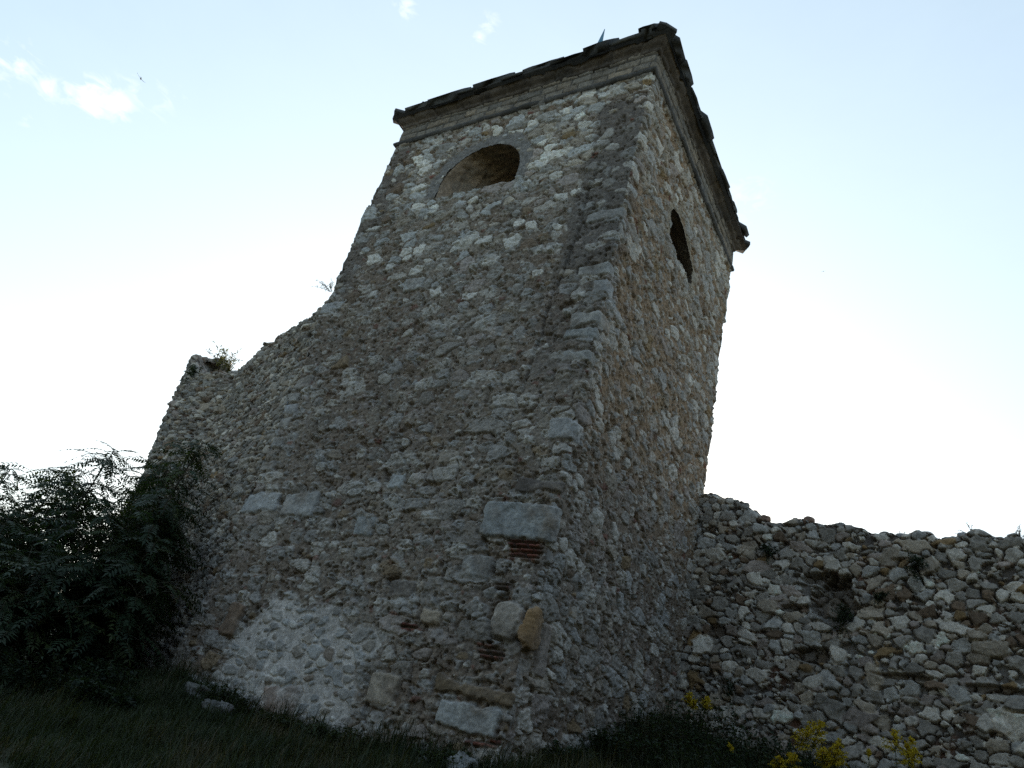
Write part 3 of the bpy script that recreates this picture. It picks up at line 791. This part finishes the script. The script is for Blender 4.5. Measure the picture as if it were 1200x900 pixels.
def curtain(path, top, z0, ds, dz, thick, seed, big, dense, holes, lean=None):
    """path: list of (x, y); top: list of (s, z). A thick wall: rubble face, rounded broken top, plain back"""
    path = np.array(path, float); seg = np.hypot(*np.diff(path, axis=0).T); cum = np.concatenate([[0], np.cumsum(seg)])
    s = np.arange(0, cum[-1], ds); s = np.append(s, cum[-1])
    px = np.interp(s, cum, path[:, 0]); py = np.interp(s, cum, path[:, 1])
    k_ = max(1, int(.25 / ds)); ker = np.ones(2 * k_ + 1) / (2 * k_ + 1)
    px = np.convolve(np.pad(px, k_, mode='reflect', reflect_type='odd'), ker, 'valid'); py = np.convolve(np.pad(py, k_, mode='reflect', reflect_type='odd'), ker, 'valid')
    tx = np.gradient(px, s); ty = np.gradient(py, s); L = np.hypot(tx, ty); tx /= L; ty /= L
    nx, ny = ty, -tx
    top = np.array(top, float)
    zt = np.interp(s, top[:, 0], top[:, 1]) + .10 * fbm(s, s * 0, seed + 50, 1.7, 4) + .17 * (vnoise(s * 2.3, s * 0, seed + 51) - .5) + .08 * (vnoise(s * 6.5, s * 0, seed + 52) - .5) + (0 if big else .22 * np.sqrt(np.maximum(0, 1 - (2 * ((s * 1.5 + .9 * vnoise(s * 1.1, s * 0, seed + 53)) % 1) - 1) ** 2)) - .14)
    nzr = int((zt.max() - z0) / dz)
    t = np.linspace(0, 1, nzr)
    Z = z0 + (zt - z0)[:, None] * t[None]; SS = s[:, None] + 0 * Z
    h, col = curtain_layout(SS, Z, seed, big, dense, holes)
    rnd_ = np.minimum(.12, (zt[:, None] - Z)) ; pull = .12 - np.sqrt(np.maximum(.12 ** 2 - (.12 - np.maximum(rnd_, 0)) ** 2, 0))
    hh = h - pull
    ln = 0 if lean is None else lean(SS, Z)
    Pf = np.stack([px[:, None] + nx[:, None] * hh + ln, py[:, None] + ny[:, None] * hh, Z], -1)
    dpt = np.linspace(.12, thick, int(thick / .05))
    ZT_ = zt[:, None] + 0 * dpt[None]; ST = s[:, None] + 0 * dpt[None]
    ht, ct = curtain_layout(ST, ZT_ + dpt[None], seed, big, dense, [])
    ln2 = 0 if lean is None else lean(ST, ZT_)
    Pt = np.stack([px[:, None] - nx[:, None] * dpt[None] + ln2, py[:, None] - ny[:, None] * dpt[None], ZT_ + ht], -1)
    zb = np.linspace(1, 0, 30)[1:]
    ZB = z0 + (zt - z0)[:, None] * zb[None]; SB = s[:, None] + 0 * ZB
    hb = .04 * fbm(SB, ZB, seed + 60, 5, 3); cb = lerp3(np.array([.2, .17, .14], F), np.array([.4, .38, .35], F), sm(0, .4, fbm(SB, ZB, seed + 61, 4, 3)))
    ln3 = 0 if lean is None else lean(SB, ZB)
    Pb = np.stack([px[:, None] - nx[:, None] * (thick + hb) + ln3, py[:, None] - ny[:, None] * (thick + hb), ZB], -1)
    P = np.concatenate([Pf, Pt, Pb], 1); CC = np.concatenate([col, ct, cb], 1)
    o = mesh_obj('curtain_wall', P, grid_faces(*P.shape[:2]), M_WALL, None, CC)
    def at(q, back=.3, up=0.0):
        return np.array((np.interp(q, s, px) - np.interp(q, s, nx) * back + (0 if lean is None else float(lean(q, np.interp(q, s, zt)))),
                         np.interp(q, s, py) - np.interp(q, s, ny) * back, np.interp(q, s, zt) + up))
    return o, at


def capstones(parent, at, spots, seed):
    for k, (q, back, sx, sy, sz, c) in enumerate(spots):
        p, f = boulder(seed + k * 7, sx, sy, sz)
        a = (hsh(np.array([k]), np.array([seed]), 3)[0] - .5) * 1.2
        rt = np.array([[math.cos(a), -math.sin(a), 0], [math.sin(a), math.cos(a), 0], [0, 0, 1]])
        p = p @ rt.T + at(q, back, sz * .25)
        cc = np.array(c, F) * (1 + .3 * fbm(p[..., 0], p[..., 1] + p[..., 2], seed + k, 7, 4))[..., None]
        mesh_obj('capstone', p, f, M_WALL, parent, np.clip(cc, .02, .6))


a17 = R(17)
LD = (-math.cos(a17), math.sin(a17))
LP = [(-11.0, 8.30 - .06)]
LP = [(-10.6, 8.86)] + [(-11.2 + LD[0] * q, 8.50 + LD[1] * q) for q in (.15, 2.0, 5.0)]
e5 = LP[-1]
LP += [(-16.4, 9.83), (-17.45, 9.84), (-17.6, 10.0), (-17.6, 15)]
LP = LP[::-1]                                        # built from the far end, so its face looks towards the camera
LP = np.array(LP)
Ltot = np.hypot(*np.diff(LP, axis=0).T).sum()
tl = [(1.1, 9.2), (1.9, 8.82), (2.5, 8.76), (4.1, 8.56), (5.4, 8.24), (6.2, 8.15), (6.6, 8.25), (6.85, 8.75), (7.1, 8.95)]     # s from the tower


def L_lean(q, z):                                    # the far end leans outward with height
    return -.19 * np.maximum(0, z - 5) * sm(Ltot - 5.3, Ltot - 7.3, q)


topL = sorted([(Ltot - q, z) for q, z in tl + [(8.0, 8.85), (9.3, 8.7), (14, 8.7)]])
lw, lat = curtain(LP, topL, -2.6, .019, .019, 1.1, 1000, False, 1.0, [], L_lean)
tag(lw, 'high grey curtain wall of small close-set stones running from the tower behind the dark saplings', 'wall', 'ruined curtain walls')
a7 = R(7)
RD = (math.cos(a7), -math.sin(a7))
RP = [(-5.0, 14.2 + .19 * math.sin(a7)), (-4.81 + 3 * RD[0], 14.2 + 3 * RD[1]), (-4.81 + 13 * RD[0], 14.2 + 13 * RD[1])]
tr_ = [(0, 6.92), (.5, 6.82), (1.1, 6.66), (1.9, 6.38), (2.6, 6.18), (3.5, 6.08), (4.1, 6.02), (4.6, 5.88), (4.85, 5.9), (5.2, 6.06), (5.8, 5.98), (13, 5.6)]
rw, rat = curtain(RP, tr_, .2, .017, .017, 1.2, 2000, True, 1.0,
                  [(3.0, 4.72, .42, .46, .22), (2.75, 5.1, .5, .14, .15), (2.2, 4.55, .25, .10, .12), (2.65, 3.75, .25, .12, .14), (4.0, 3.52, .5, .07, .12), (5.3, 3.45, .4, .07, .1), (.8, 4.0, .16, .12, .1)])
tag(rw, 'low broken curtain wall of big rounded stones with dark joints beside the yellow flowers', 'wall', 'ruined curtain walls')
rr_ = random.Random(8)
sp = []
q = .45
while q < 7.5:
    w = rr_.uniform(.05, .12)
    g = rr_.choice([(.30, .27, .24), (.22, .19, .16), (.27, .17, .12), (.36, .34, .31)])
    sp.append((q, rr_.uniform(.1, .3), w, w * .9, w * rr_.uniform(.6, .9), g)); q += w * rr_.uniform(3, 9)
capstones(rw, rat, sp, 2300)

# ------------------------------------------------------------------ plants


def leaflets(mb, base, d, nrm, length, width, col, droop=.25):
    """lance-shaped leaflets, arrays of base points, directions and normals: two bent quads each"""
    n = len(base); side = np.cross(d, nrm); side /= np.linalg.norm(side, axis=1)[:, None] + 1e-9
    L = np.asarray(length)[:, None]; W = np.asarray(width)[:, None]
    mid = base + d * L * .42 - nrm * 0; tip = base + d * L * .97 - np.array([0, 0, 1]) * L * droop
    v = np.stack([base, mid + side * W * .5 - nrm * W * .12, tip, mid - side * W * .5 - nrm * W * .12], 1)
    q = np.arange(n * 4).reshape(n, 4)
    c = np.repeat(np.asarray(col)[:, None], 4, 1).reshape(-1, 3)
    mb.add(v.reshape(-1, 3), q, (), c)


def frond(mb, wood, p, out, length, rng, col, pairs=10):
    """a long pinnate leaf that arches out and down"""
    n = pairs + 3
    t = np.linspace(0, 1, n)
    o = np.array([out[0], out[1], 0]); o /= np.linalg.norm(o) + 1e-9
    rise = rng.uniform(.05, .45); fall = rng.uniform(.3, .75)
    pts = p + o * (t[:, None] * length * .92) + np.array([0, 0, 1]) * ((rise * t - fall * t * t) * length)[:, None]
    wood.tube(pts[::3] if n > 9 else pts, np.linspace(.006, .002, len(pts[::3] if n > 9 else pts)), 3, (.07, .06, .03))
    b = pts[2:]; dirv = np.gradient(pts, axis=0)[2:]; dirv /= np.linalg.norm(dirv, axis=1)[:, None]
    up = np.array([0, 0, 1.]); sd_ = np.cross(dirv, up); sd_ /= np.linalg.norm(sd_, axis=1)[:, None] + 1e-9
    nrm = np.cross(sd_, dirv)
    roll = rng.uniform(-.5, .5)
    ll = length * (.20 - .07 * np.abs(np.linspace(-1, 1, len(b))))
    for sgn in (-1, 1):
        s2 = sd_ * math.cos(roll) + nrm * math.sin(roll)
        d = s2 * sgn * .9 + dirv * .42; d /= np.linalg.norm(d, axis=1)[:, None]
        d = d + np.random.RandomState(rng.randrange(1 << 30)).normal(0, .12, d.shape)
        leaflets(mb, b, d, nrm, ll * rng.uniform(.9, 1.1), ll * .36, np.repeat(np.array([col]), len(b), 0))
    leaflets(mb, pts[-1:], dirv[-1:], nrm[-1:], np.array([length * .16]), np.array([length * .055]), np.array([col]))


def sapling(x, y, height, seed, label, stems=3, spread=.5, dens=1.0, lean=(0, 0)):
    rng = random.Random(seed)
    gz = float(G(x, y))
    root = empty('tree_of_heaven_sapling', (x, y, gz - .05))
    tag(root, label, 'sapling', 'saplings in front of the curtain wall')
    tb, lb = MB(), MB()
    for k in range(stems):
        hgt = height * (1 if k == 0 else rng.uniform(.55, .95))
        a = rng.uniform(0, 6.28); dx, dy = math.cos(a) * spread * rng.uniform(.3, 1) * (0.4 if k == 0 else 1), math.sin(a) * spread * rng.uniform(.3, 1) * (.4 if k == 0 else 1)
        t = np.linspace(0, 1, 9)
        pts = np.stack([dx * t + lean[0] * t * t * hgt + .04 * np.sin(t * 7 + k), dy * t + lean[1] * t * t * hgt + .04 * np.cos(t * 6 + k), t * hgt], -1)
        tb.tube(pts, np.linspace(.012 + .009 * hgt, .008, 9), 6, (.09, .075, .055))
        for j in range(9):
            ga0 = j * .72 + rng.uniform(-.3, .3); frond(lb, tb, pts[-1] - (pts[-1] - pts[-2]) * rng.uniform(0, .6), (math.cos(ga0), math.sin(ga0)), rng.uniform(.45, .75), rng, np.array([.03, .048, .02]) * rng.uniform(.8, 1.3), 10)
        nf = int(hgt * 13 * dens)
        ga = rng.uniform(0, 6)
        for j in range(nf):
            tt = .12 + .88 * (j + rng.random()) / nf
            ga += 2.4 + rng.uniform(-.3, .3)
            pp = np.array([np.interp(tt, t, pts[:, i]) for i in range(3)])
            length = rng.uniform(.5, .85) * (1.0 - .15 * max(0, tt - .75) * 4)
            # some fronds sit on short side shoots
            out = (math.cos(ga), math.sin(ga))
            if rng.random() < .45 and tt < .9:
                q = pp + np.array([out[0], out[1], rng.uniform(.3, .9)]) * rng.uniform(.15, .55)
                tb.tube([pp, (pp + q) / 2 + np.array((0, 0, .03)), q], [.010, .008, .005], 4, (.08, .07, .045)); pp = q
            g = rng.uniform(.75, 1.3)
            col = np.array([.027, .044, .019]) * g
            if rng.random() < .12: col = np.array([.055, .07, .022]) * g
            frond(lb, tb, pp, out, length, rng, col, rng.randint(8, 12))
    tb.build('trunk', M_BARK, root); lb.build('crown', M_LEAF, root, smooth=False)
    return root


SAPS = [  # x, y, height, label
    (-12.1, 7.6, 3.3, 'slender leafy sapling closest to the left edge of the tower, against the curtain wall', 3, .5),
    (-13.3, 8.2, 4.7, 'tallest sapling, its feathery top reaching over the left end of the curtain wall', 3, .55),
    (-14.2, 7.3, 4.3, 'sapling with a loose see-through crown against the white sky', 4, .7),
    (-15.2, 7.0, 3.9, 'sapling with a rounded dark top left of the loose see-through crown', 4, .7),
    (-16.2, 6.6, 4.0, 'dark sapling cut by the left edge of the photo, its crown against the sky', 4, .8),
    (-12.6, 6.7, 2.9, 'half-grown sapling with pale drooping fronds in front of the tallest sapling', 4, .7),
    (-13.8, 6.2, 2.6, 'low bushy sapling in the dark middle of the thicket', 5, .8),
    (-11.9, 6.1, 1.75, 'short sapling with drooping fronds low beside the grassy mound', 4, .6),
    (-14.6, 5.6, 2.2, 'low dark sapling at the foot of the thicket by the left edge', 5, .8),
    (-12.9, 5.6, 1.5, 'smallest sapling, fronds hanging over the grass', 4, .6),
    (-17.0, 8.2, 4.3, 'back sapling standing behind the dark one at the left edge', 4, .8),
    (-11.75, 7.3, 2.5, 'sapling pressed against the tower edge at half the height of its neighbours', 4, .55),
    (-14.9, 8.9, 4.6, 'sapling hard against the foot of the curtain wall, behind the loose crown', 4, .7),
]
for k, (x, y, hh_, lab, st, spd) in enumerate(SAPS):
    sapling(x, y, hh_, 40 + k * 3, lab, st, spd, 2.1)


def bush(name, x, y, w, hgt, seed, label, cat, group, n=900, leaf=.06, base=(.030, .045, .018), zb=None):
    """a leafy weed clump: many thin stems carrying small leaves"""
    rng = np.random.RandomState(seed); gz = float(G(x, y)) if zb is None else zb
    root = empty(name, (x, y, gz - .03)); tag(root, label, cat, group)
    st, lf = MB(), MB()
    ns = max(10, n // 26)
    for k in range(ns):
        a = rng.uniform(0, 6.28); r = w * np.sqrt(rng.uniform(0, 1)) * .75
        hh_ = hgt * rng.uniform(.55, 1.05) * (1 - .5 * (r / w) ** 2)
        b = np.array([r * math.cos(a), r * math.sin(a), 0]); tipv = b * 1.3 + np.array([rng.normal(0, .08), rng.normal(0, .08), hh_])
        t = np.linspace(0, 1, 5)[:, None]
        pts = b * (1 - t) + tipv * t + np.array([0, 0, .1]) * (t * (1 - t))
        st.tube(pts, np.linspace(.006, .002, 5), 3, (.05, .05, .025))
        m_ = 26
        tt = rng.uniform(.1, 1, m_)[:, None]
        p = b * (1 - tt) + tipv * tt
        d = rng.normal(0, 1, (m_, 3)); d[:, 2] = d[:, 2] * .4 + .25; d /= np.linalg.norm(d, axis=1)[:, None]
        nr = np.cross(d, rng.normal(0, 1, (m_, 3))); nr[:, 2] = np.abs(nr[:, 2]) + .5; nr /= np.linalg.norm(nr, axis=1)[:, None]
        L = leaf * rng.uniform(.6, 1.5, m_)
        c = np.array(base)[None] * rng.uniform(.6, 1.5, (m_, 1))
        leaflets(lf, p, d, nr, L, L * .42, c, .2)
    st.build('stems', M_LEAF, root); lf.build('leaves', M_LEAF, root, smooth=False)
    return root


W_G = 'weed clumps at the foot of the tower'
for k, (x, y, w, hh_, lab) in enumerate((
        (-4.15, 10.4, .55, .55, 'dark weed clump at the near end of the bank along the tower side'),
        (-4.0, 11.3, .65, .85, 'dark weed clump halfway along the tower side'),
        (-3.7, 12.2, .75, .95, 'high dark weed clump in the angle of tower and curtain wall'),
        (-3.0, 11.6, .7, .75, 'dark weed clump left of the yellow goldenrod cluster'),
        (-2.5, 12.4, .7, .6, 'spreading dark weed clump under the curtain wall'),
        (-3.4, 10.5, .6, .6, 'low dark weed clump in front of the angle, near the bottom edge'),
        (-2.2, 11.2, .5, .45, 'small dark weed clump among the yellow goldenrods'),
        (-4.5, 9.5, .4, .38, 'little weed clump beside the near corner of the tower'))):
    bush('weed_clump', x, y, w, hh_, 600 + k, lab, 'weeds', W_G, 1500, .055)
for k, (x, y, w, hh_, lab) in enumerate((
        (-9.3, 7.95, .45, .30, 'low weed clump at the tower foot, just right of the grassy mound'),
        (-8.0, 8.0, .4, .22, 'flat weed clump at the tower foot below the pale lime patch'),
        (-6.9, 8.0, .5, .26, 'low weed clump at the tower foot between lime patch and corner block'),
        (-5.1, 7.95, .45, .3, 'weed clump right under the long pale corner block'))):
    bush('weed_clump', x, y, w, hh_, 620 + k, lab, 'weeds', W_G, 1300, .05, (.04, .052, .022))
for k, (x, y, w, hh_, lab) in enumerate((
        (-12.2, 5.2, .8, .7, 'broad undergrowth bush on the dark ground under the saplings'),
        (-11.0, 6.4, .6, .6, 'undergrowth bush against the grassy mound'),
        (-13.6, 4.9, .8, .8, 'undergrowth bush low at the left edge of the photo'),
        (-10.5, 7.0, .55, .42, 'low scrubby bush on the grassy mound, left of the fallen stones'),
        (-9.9, 6.7, .6, .3, 'flat scrubby bush spreading in front of the fallen stones'),
        (-10.9, 5.4, .7, .35, 'flat scrubby bush in the open grass before the mound'),
        (-11.5, 7.3, .6, .8, 'undergrowth bush squeezed between sapling stems and the tower'))):
    bush('undergrowth_bush', x, y, w, hh_, 640 + k, lab, 'bush', 'bushes under the saplings', 1800, .07, (.024, .038, .016))


def at_px(px, py, Y):
    d = RW @ np.array([px - 600., py - 450., 870.]); return d / d[1] * Y


def goldenrod(px, py, Y, size, seed, label, lean=0.0, bare=False):
    rng = np.random.RandomState(seed)
    tipp = at_px(px, py, Y); x, y = tipp[0], tipp[1]; gz = float(G(x, y))
    hgt = max(.35, tipp[2] - gz + size * .4)
    root = empty('goldenrod', (x, y, gz)); tag(root, label, 'flower', 'yellow goldenrods by the curtain wall')
    st, lf, fl = MB(), MB(), MB()
    for k in range(1 if bare else 4):
        a = rng.uniform(0, 6.28); hh_ = hgt * (1 if k == 0 else rng.uniform(.75, 1))
        off = np.array([math.cos(a), math.sin(a), 0]) * rng.uniform(.02, .10)
        t = np.linspace(0, 1, 7)[:, None]
        tip = off * (2.0) + np.array([lean * hh_, 0, hh_])
        pts = off * (1 - t) + tip * t + np.array([lean * .4, 0, 0]) * (t * t - t)
        st.tube(pts, np.linspace(.006, .003, 7), 4, (.06, .07, .025))
        m_ = 34
        tt = rng.uniform(.1, .85, m_)[:, None]; p = off * (1 - tt) + tip * tt
        d = rng.normal(0, 1, (m_, 3)); d[:, 2] = .35; d /= np.linalg.norm(d, axis=1)[:, None]
        nr = np.cross(d, np.cross(np.array([0, 0, 1.]), d)); nr /= np.linalg.norm(nr, axis=1)[:, None] + 1e-9
        L = rng.uniform(.07, .13, m_); leaflets(lf, p, d, nr, L, L * .2, np.array([[.045, .07, .022]]) * rng.uniform(.7, 1.3, (m_, 1)), .3)
        # the plume: short side sprays of tiny yellow heads
        for s_ in range(14 if not bare else 8):
            t0 = 1 - .42 * size / hgt * 1.9 * (s_ / 14.0); b = off * (1 - t0) + tip * t0
            a = rng.uniform(0, 6.28); ln_ = size * (.12 + .5 * s_ / 14.0) * (.35 if bare else 1) * rng.uniform(.6, 1.1)
            e_ = b + np.array([math.cos(a) * ln_, math.sin(a) * ln_, ln_ * rng.uniform(.0, .5)])
            st.tube([b, (b + e_) / 2 + np.array([0, 0, ln_ * .15]), e_], [.003, .002, .0015], 3, (.07, .08, .02))
            m2 = 20 if bare else 42
            u = rng.uniform(.1, 1, m2)[:, None]
            p = b * (1 - u) + e_ * u + np.array([0, 0, ln_ * .15]) * 4 * u * (1 - u) * .5 + rng.normal(0, .010, (m2, 3))
            d = rng.normal(0, 1, (m2, 3)); d[:, 2] = np.abs(d[:, 2]); d /= np.linalg.norm(d, axis=1)[:, None]
            nr = rng.normal(0, 1, (m2, 3)); nr /= np.linalg.norm(nr, axis=1)[:, None]
            L = rng.uniform(.012, .024, m2)
            leaflets(fl, p, d, nr, L, L * .9, np.array([[.55, .40, .02]]) * rng.uniform(.6, 1.2, (m2, 1)), 0)
    st.build('stem', M_LEAF, root); lf.build('leaves', M_LEAF, root, smooth=False); fl.build('flower_plume', M_FLOWER, root, smooth=False)


for k, (px, py, Y, sz, lab, ln_, br) in enumerate((
        (818, 822, 11.6, .20, 'small goldenrod sprig standing in the weeds against the tower side', .05, False),
        (802, 824, 11.5, .14, 'tiny goldenrod bud just left of the small sprig in the weeds', -.05, True),
        (938, 858, 11.4, .42, 'largest goldenrod plume, leaning to the right before the curtain wall', .2, False),
        (972, 882, 11.2, .40, 'full goldenrod plume right of and below the largest one', .1, False),
        (925, 893, 11.0, .30, 'goldenrod plume half cut by the bottom edge, below the largest one', 0, False),
        (888, 887, 11.1, .16, 'thin flat goldenrod spray reaching left from the cluster', -.5, True),
        (1057, 872, 11.3, .34, 'lone upright goldenrod plume at the right, apart from the cluster', .02, False),
        (1015, 884, 11.2, .16, 'thin budding goldenrod stem between the cluster and the lone plume', 0, True))):
    goldenrod(px, py, Y, sz, 700 + k, lab, ln_, br)


def tuft(name, p, out, w, hgt, n, seed, label, cat, group, col, leaf=.05, width=.35):
    """a plant rooted in a wall joint or on its top"""
    rng = np.random.RandomState(seed); root = empty(name, tuple(p)); tag(root, label, cat, group)
    st, lf = MB(), MB(); out = np.array(out, float)
    for k in range(n):
        d0 = out * rng.uniform(.3, 1) + np.array([0, 0, 1]) * rng.uniform(-.1, 1.0) + rng.normal(0, .35, 3)
        d0 /= np.linalg.norm(d0); L = hgt * rng.uniform(.5, 1.0)
        t = np.linspace(0, 1, 5)[:, None]
        pts = rng.normal(0, w * .12, 3) + d0 * t * L + np.array([0, 0, -.25]) * t * t * L
        st.tube(pts, np.linspace(.006, .002, 5), 3, (.06, .055, .03))
        m_ = 22
        tt = rng.uniform(.15, 1, m_); p_ = np.stack([np.interp(tt, t[:, 0], pts[:, i]) for i in range(3)], -1)
        d = rng.normal(0, .8, (m_, 3)) + d0 * .6; d /= np.linalg.norm(d, axis=1)[:, None]
        nr = np.cross(d, rng.normal(0, 1, (m_, 3))); nr /= np.linalg.norm(nr, axis=1)[:, None] + 1e-9
        ll = leaf * rng.uniform(.6, 1.4, m_)
        leaflets(lf, p_, d, nr, ll, ll * width, np.array(col)[None] * rng.uniform(.6, 1.5, (m_, 1)), .15)
    st.build('stems', M_LEAF, root); lf.build('leaves', M_LEAF, root, smooth=False)


WP = 'plants rooted in the walls'
tuft('wall_shrub', lat(Ltot - 6.05, .25, .0), (-.05, -.3, .8), .5, 1.15, 26, 800, 'yellowish shrub growing on top of the curtain wall near its far left end', 'shrub', WP, (.10, .095, .03), .10, .25)
tuft('wall_shrub', lat(Ltot - 6.7, .1, -.3), (-.1, -.6, .2), .5, .45, 26, 806, 'dark green shrub just below the yellowish one at the wall end', 'shrub', WP, (.035, .05, .02), .08, .3)
tuft('wall_grass', np.array([-11.75, 8.5, 9.0]), (-.9, -.1, .3), .2, .55, 9, 801, 'wiry plant sticking out from the top of the curtain wall where it meets the tower', 'plant', WP, (.035, .045, .025), .05, .2)
for k, (s_, z_, w, hgt, n, lab) in enumerate((
        (2.95, 4.35, .5, .40, 34, 'dark plant filling the bottom of the broken hollow in the curtain wall'),
        (1.55, 5.55, .3, .30, 20, 'weed tuft in a joint of the curtain wall near the tower'),
        (4.05, 5.3, .4, .36, 26, 'wide weed tuft high on the curtain wall right of the hollow'),
        (3.5, 4.75, .2, .22, 14, 'little weed tuft just right of the broken hollow'),
        (1.0, 3.0, .25, .2, 10, 'sparse tuft low in the curtain wall by the tower'))):
    p = np.array([-4.81 + RD[0] * s_, 14.2 + RD[1] * s_ - .05, z_])
    tuft('wall_weed', p, (-.1, -.7, .0), w, hgt, n, 810 + k, lab, 'weeds', WP, (.030, .040, .018), .055, .3)
for k, (q, n, lab) in enumerate(((4.0, 7, 'thin dry grass stalks on the curtain wall top before the dip'), (5.05, 9, 'leafy plant on the curtain wall top just right of the dip'), (5.75, 8, 'grass tuft on the curtain wall top at the right edge'))):
    tuft('wall_grass', rat(q, .2, -.02), (0, -.1, 1.0), .3, .28, n, 830 + k, lab, 'plant', WP, (.05, .055, .03), .035, .2)


# ------------------------------------------------------------------ grass, fallen stones
def grass():
    rng = np.random.RandomState(3)
    n = 90000
    x = rng.uniform(-14.5, -3.2, n); y = rng.uniform(4.2, 8.28, n)
    x2 = rng.uniform(-4.75, -.5, 26000); y2 = rng.uniform(8.0, 13.6, 26000)
    x = np.concatenate([x, x2]); y = np.concatenate([y, y2])
    keep = fbm(x, y, 91, 2.0, 3) > -.7; x, y = x[keep], y[keep]; n = len(x)
    z = G(x, y) + .05 * fbm(x, y, 3, 1.3, 4) - .02
    a = rng.uniform(0, 6.28, n); L = rng.gamma(4, .026, n) * (1 + .6 * fbm(x, y, 92, 1.5, 3)) ; L = np.clip(L * (1 + .7 * sm(7.6, 8.1, y)) * (1 + .9 * sm(.1, .5, fbm(x, y, 94, 2.6, 3))), .04, .55)
    w = rng.uniform(.003, .006, n)
    bend = rng.uniform(.2, 1.1, n)
    dx, dy = np.cos(a), np.sin(a)
    b0 = np.stack([x - dy * w, y + dx * w, z], -1); b1 = np.stack([x + dy * w, y - dx * w, z], -1)
    mx, my, mz = x + dx * L * bend * .3, y + dy * L * bend * .3, z + L * .62
    m0 = np.stack([mx - dy * w * .7, my + dx * w * .7, mz], -1); m1 = np.stack([mx + dy * w * .7, my - dx * w * .7, mz], -1)
    t = np.stack([x + dx * L * bend * .85, y + dy * L * bend * .85, z + L * (1.0 - .25 * bend)], -1)
    v = np.stack([b0, b1, m1, m0, t], 1).reshape(-1, 3); i = np.arange(n)[:, None] * 5
    dry = sm(-.1, .6, fbm(x, y, 93, 1.2, 3) + rng.normal(0, .25, n))
    c = lerp3(np.array([.036, .048, .018], F), np.array([.10, .08, .04], F), dry) * rng.uniform(.6, 1.3, (n, 1))
    o = mesh_obj('grass', v, [i + np.array([0, 1, 2, 3]), i + np.array([3, 2, 4])], M_GRASS, None, np.repeat(c, 5, 0), smooth=False)
    tag(o, kind='stuff')


grass()
for k, (px, py, Y, sx, sy, sz, c, lab) in enumerate((
        (262, 829, 7.75, .11, .12, .09, (.22, .20, .18), 'small pale fallen stone on the grassy mound at the tower foot'),
        (225, 826, 7.7, .17, .16, .10, (.15, .14, .12), 'flat grey fallen stone half buried in the grassy mound'),
        (245, 842, 7.6, .16, .14, .10, (.14, .13, .115), 'dull fallen stone lower down the grassy mound'),
        (503, 862, 7.95, .08, .07, .06, (.33, .31, .28), 'pale fallen stone in the grass at the middle of the tower foot'),
        (548, 872, 7.9, .2, .14, .16, (.26, .25, .23), 'grey fallen block in the grass below the long pale corner block'))):
    p, f = boulder(900 + k, sx, sy, sz, 20, .5)
    q = at_px(px, py, Y)
    cc = np.array(c, F) * (1 + .3 * fbm(p[..., 0], p[..., 1] + p[..., 2], 950 + k, 14, 4))[..., None]
    o = mesh_obj('fallen_stone', p, f, M_WALL, None, np.clip(cc, .02, .6)); gz = float(G(q[0], q[1]))
    o.location = (q[0], q[1], gz + sz * .2)
    tag(o, lab, 'stone', 'stones fallen from the tower')


# ------------------------------------------------------------------ swallows
def swallow(px, py, Y, span, yaw, roll, seed, label):
    mb = MB()
    t = np.linspace(0, 1, 9)
    body = np.stack([0 * t, .5 - t, 0.02 * np.sin(t * 3)], -1) * span * .42
    mb.tube(body, span * np.array([.005, .035, .055, .062, .058, .045, .03, .018, .008]), 8)
    for s in (-1, 1):
        u = np.linspace(0, 1, 8)
        xx = s * u * span * .5; lead = .10 - .16 * u ** 1.3 + .12 * np.sin(u * 3.14) ; ch_ = .15 * (1 - u) ** .7 + .012
        zz = .10 * np.sin(u * 2.2) * span * .6
        top_ = np.stack([xx, span * lead, zz + .004], -1); bot = np.stack([xx, span * (lead - ch_), zz - .004], -1)
        low = np.stack([xx, span * (lead - ch_ * .5), zz - .012 * span], -1)
        v = np.stack([top_, low, bot], 1).reshape(-1, 3)
        q = []
        for i in range(7):
            for j in range(2): q.append([i * 3 + j, i * 3 + 3 + j, i * 3 + 4 + j, i * 3 + 1 + j])
            q.append([i * 3 + 2, i * 3 + 5, i * 3 + 3, i * 3])
        mb.add(v, q)
        tl_ = np.array([(0, -.19, 0), (s * .04, -.2, .004), (s * .09, -.36, 0), (s * .075, -.36, -.004)]) * span
        mb.add(tl_, [[0, 1, 2, 3]])
    o = mb.build('swallow', M_BIRD); o.location = tuple(at_px(px, py, Y)); o.rotation_euler = (R(12), R(roll), R(yaw))
    tag(o, label, 'bird', 'swallows in the sky')


swallow(165, 92, 5.5, .36, 65, 25, 1, 'larger swallow gliding below the white cloud at the upper left')
swallow(965, 318, 46.0, .34, 20, -20, 2, 'tiny far swallow over the white sky right of the tower')
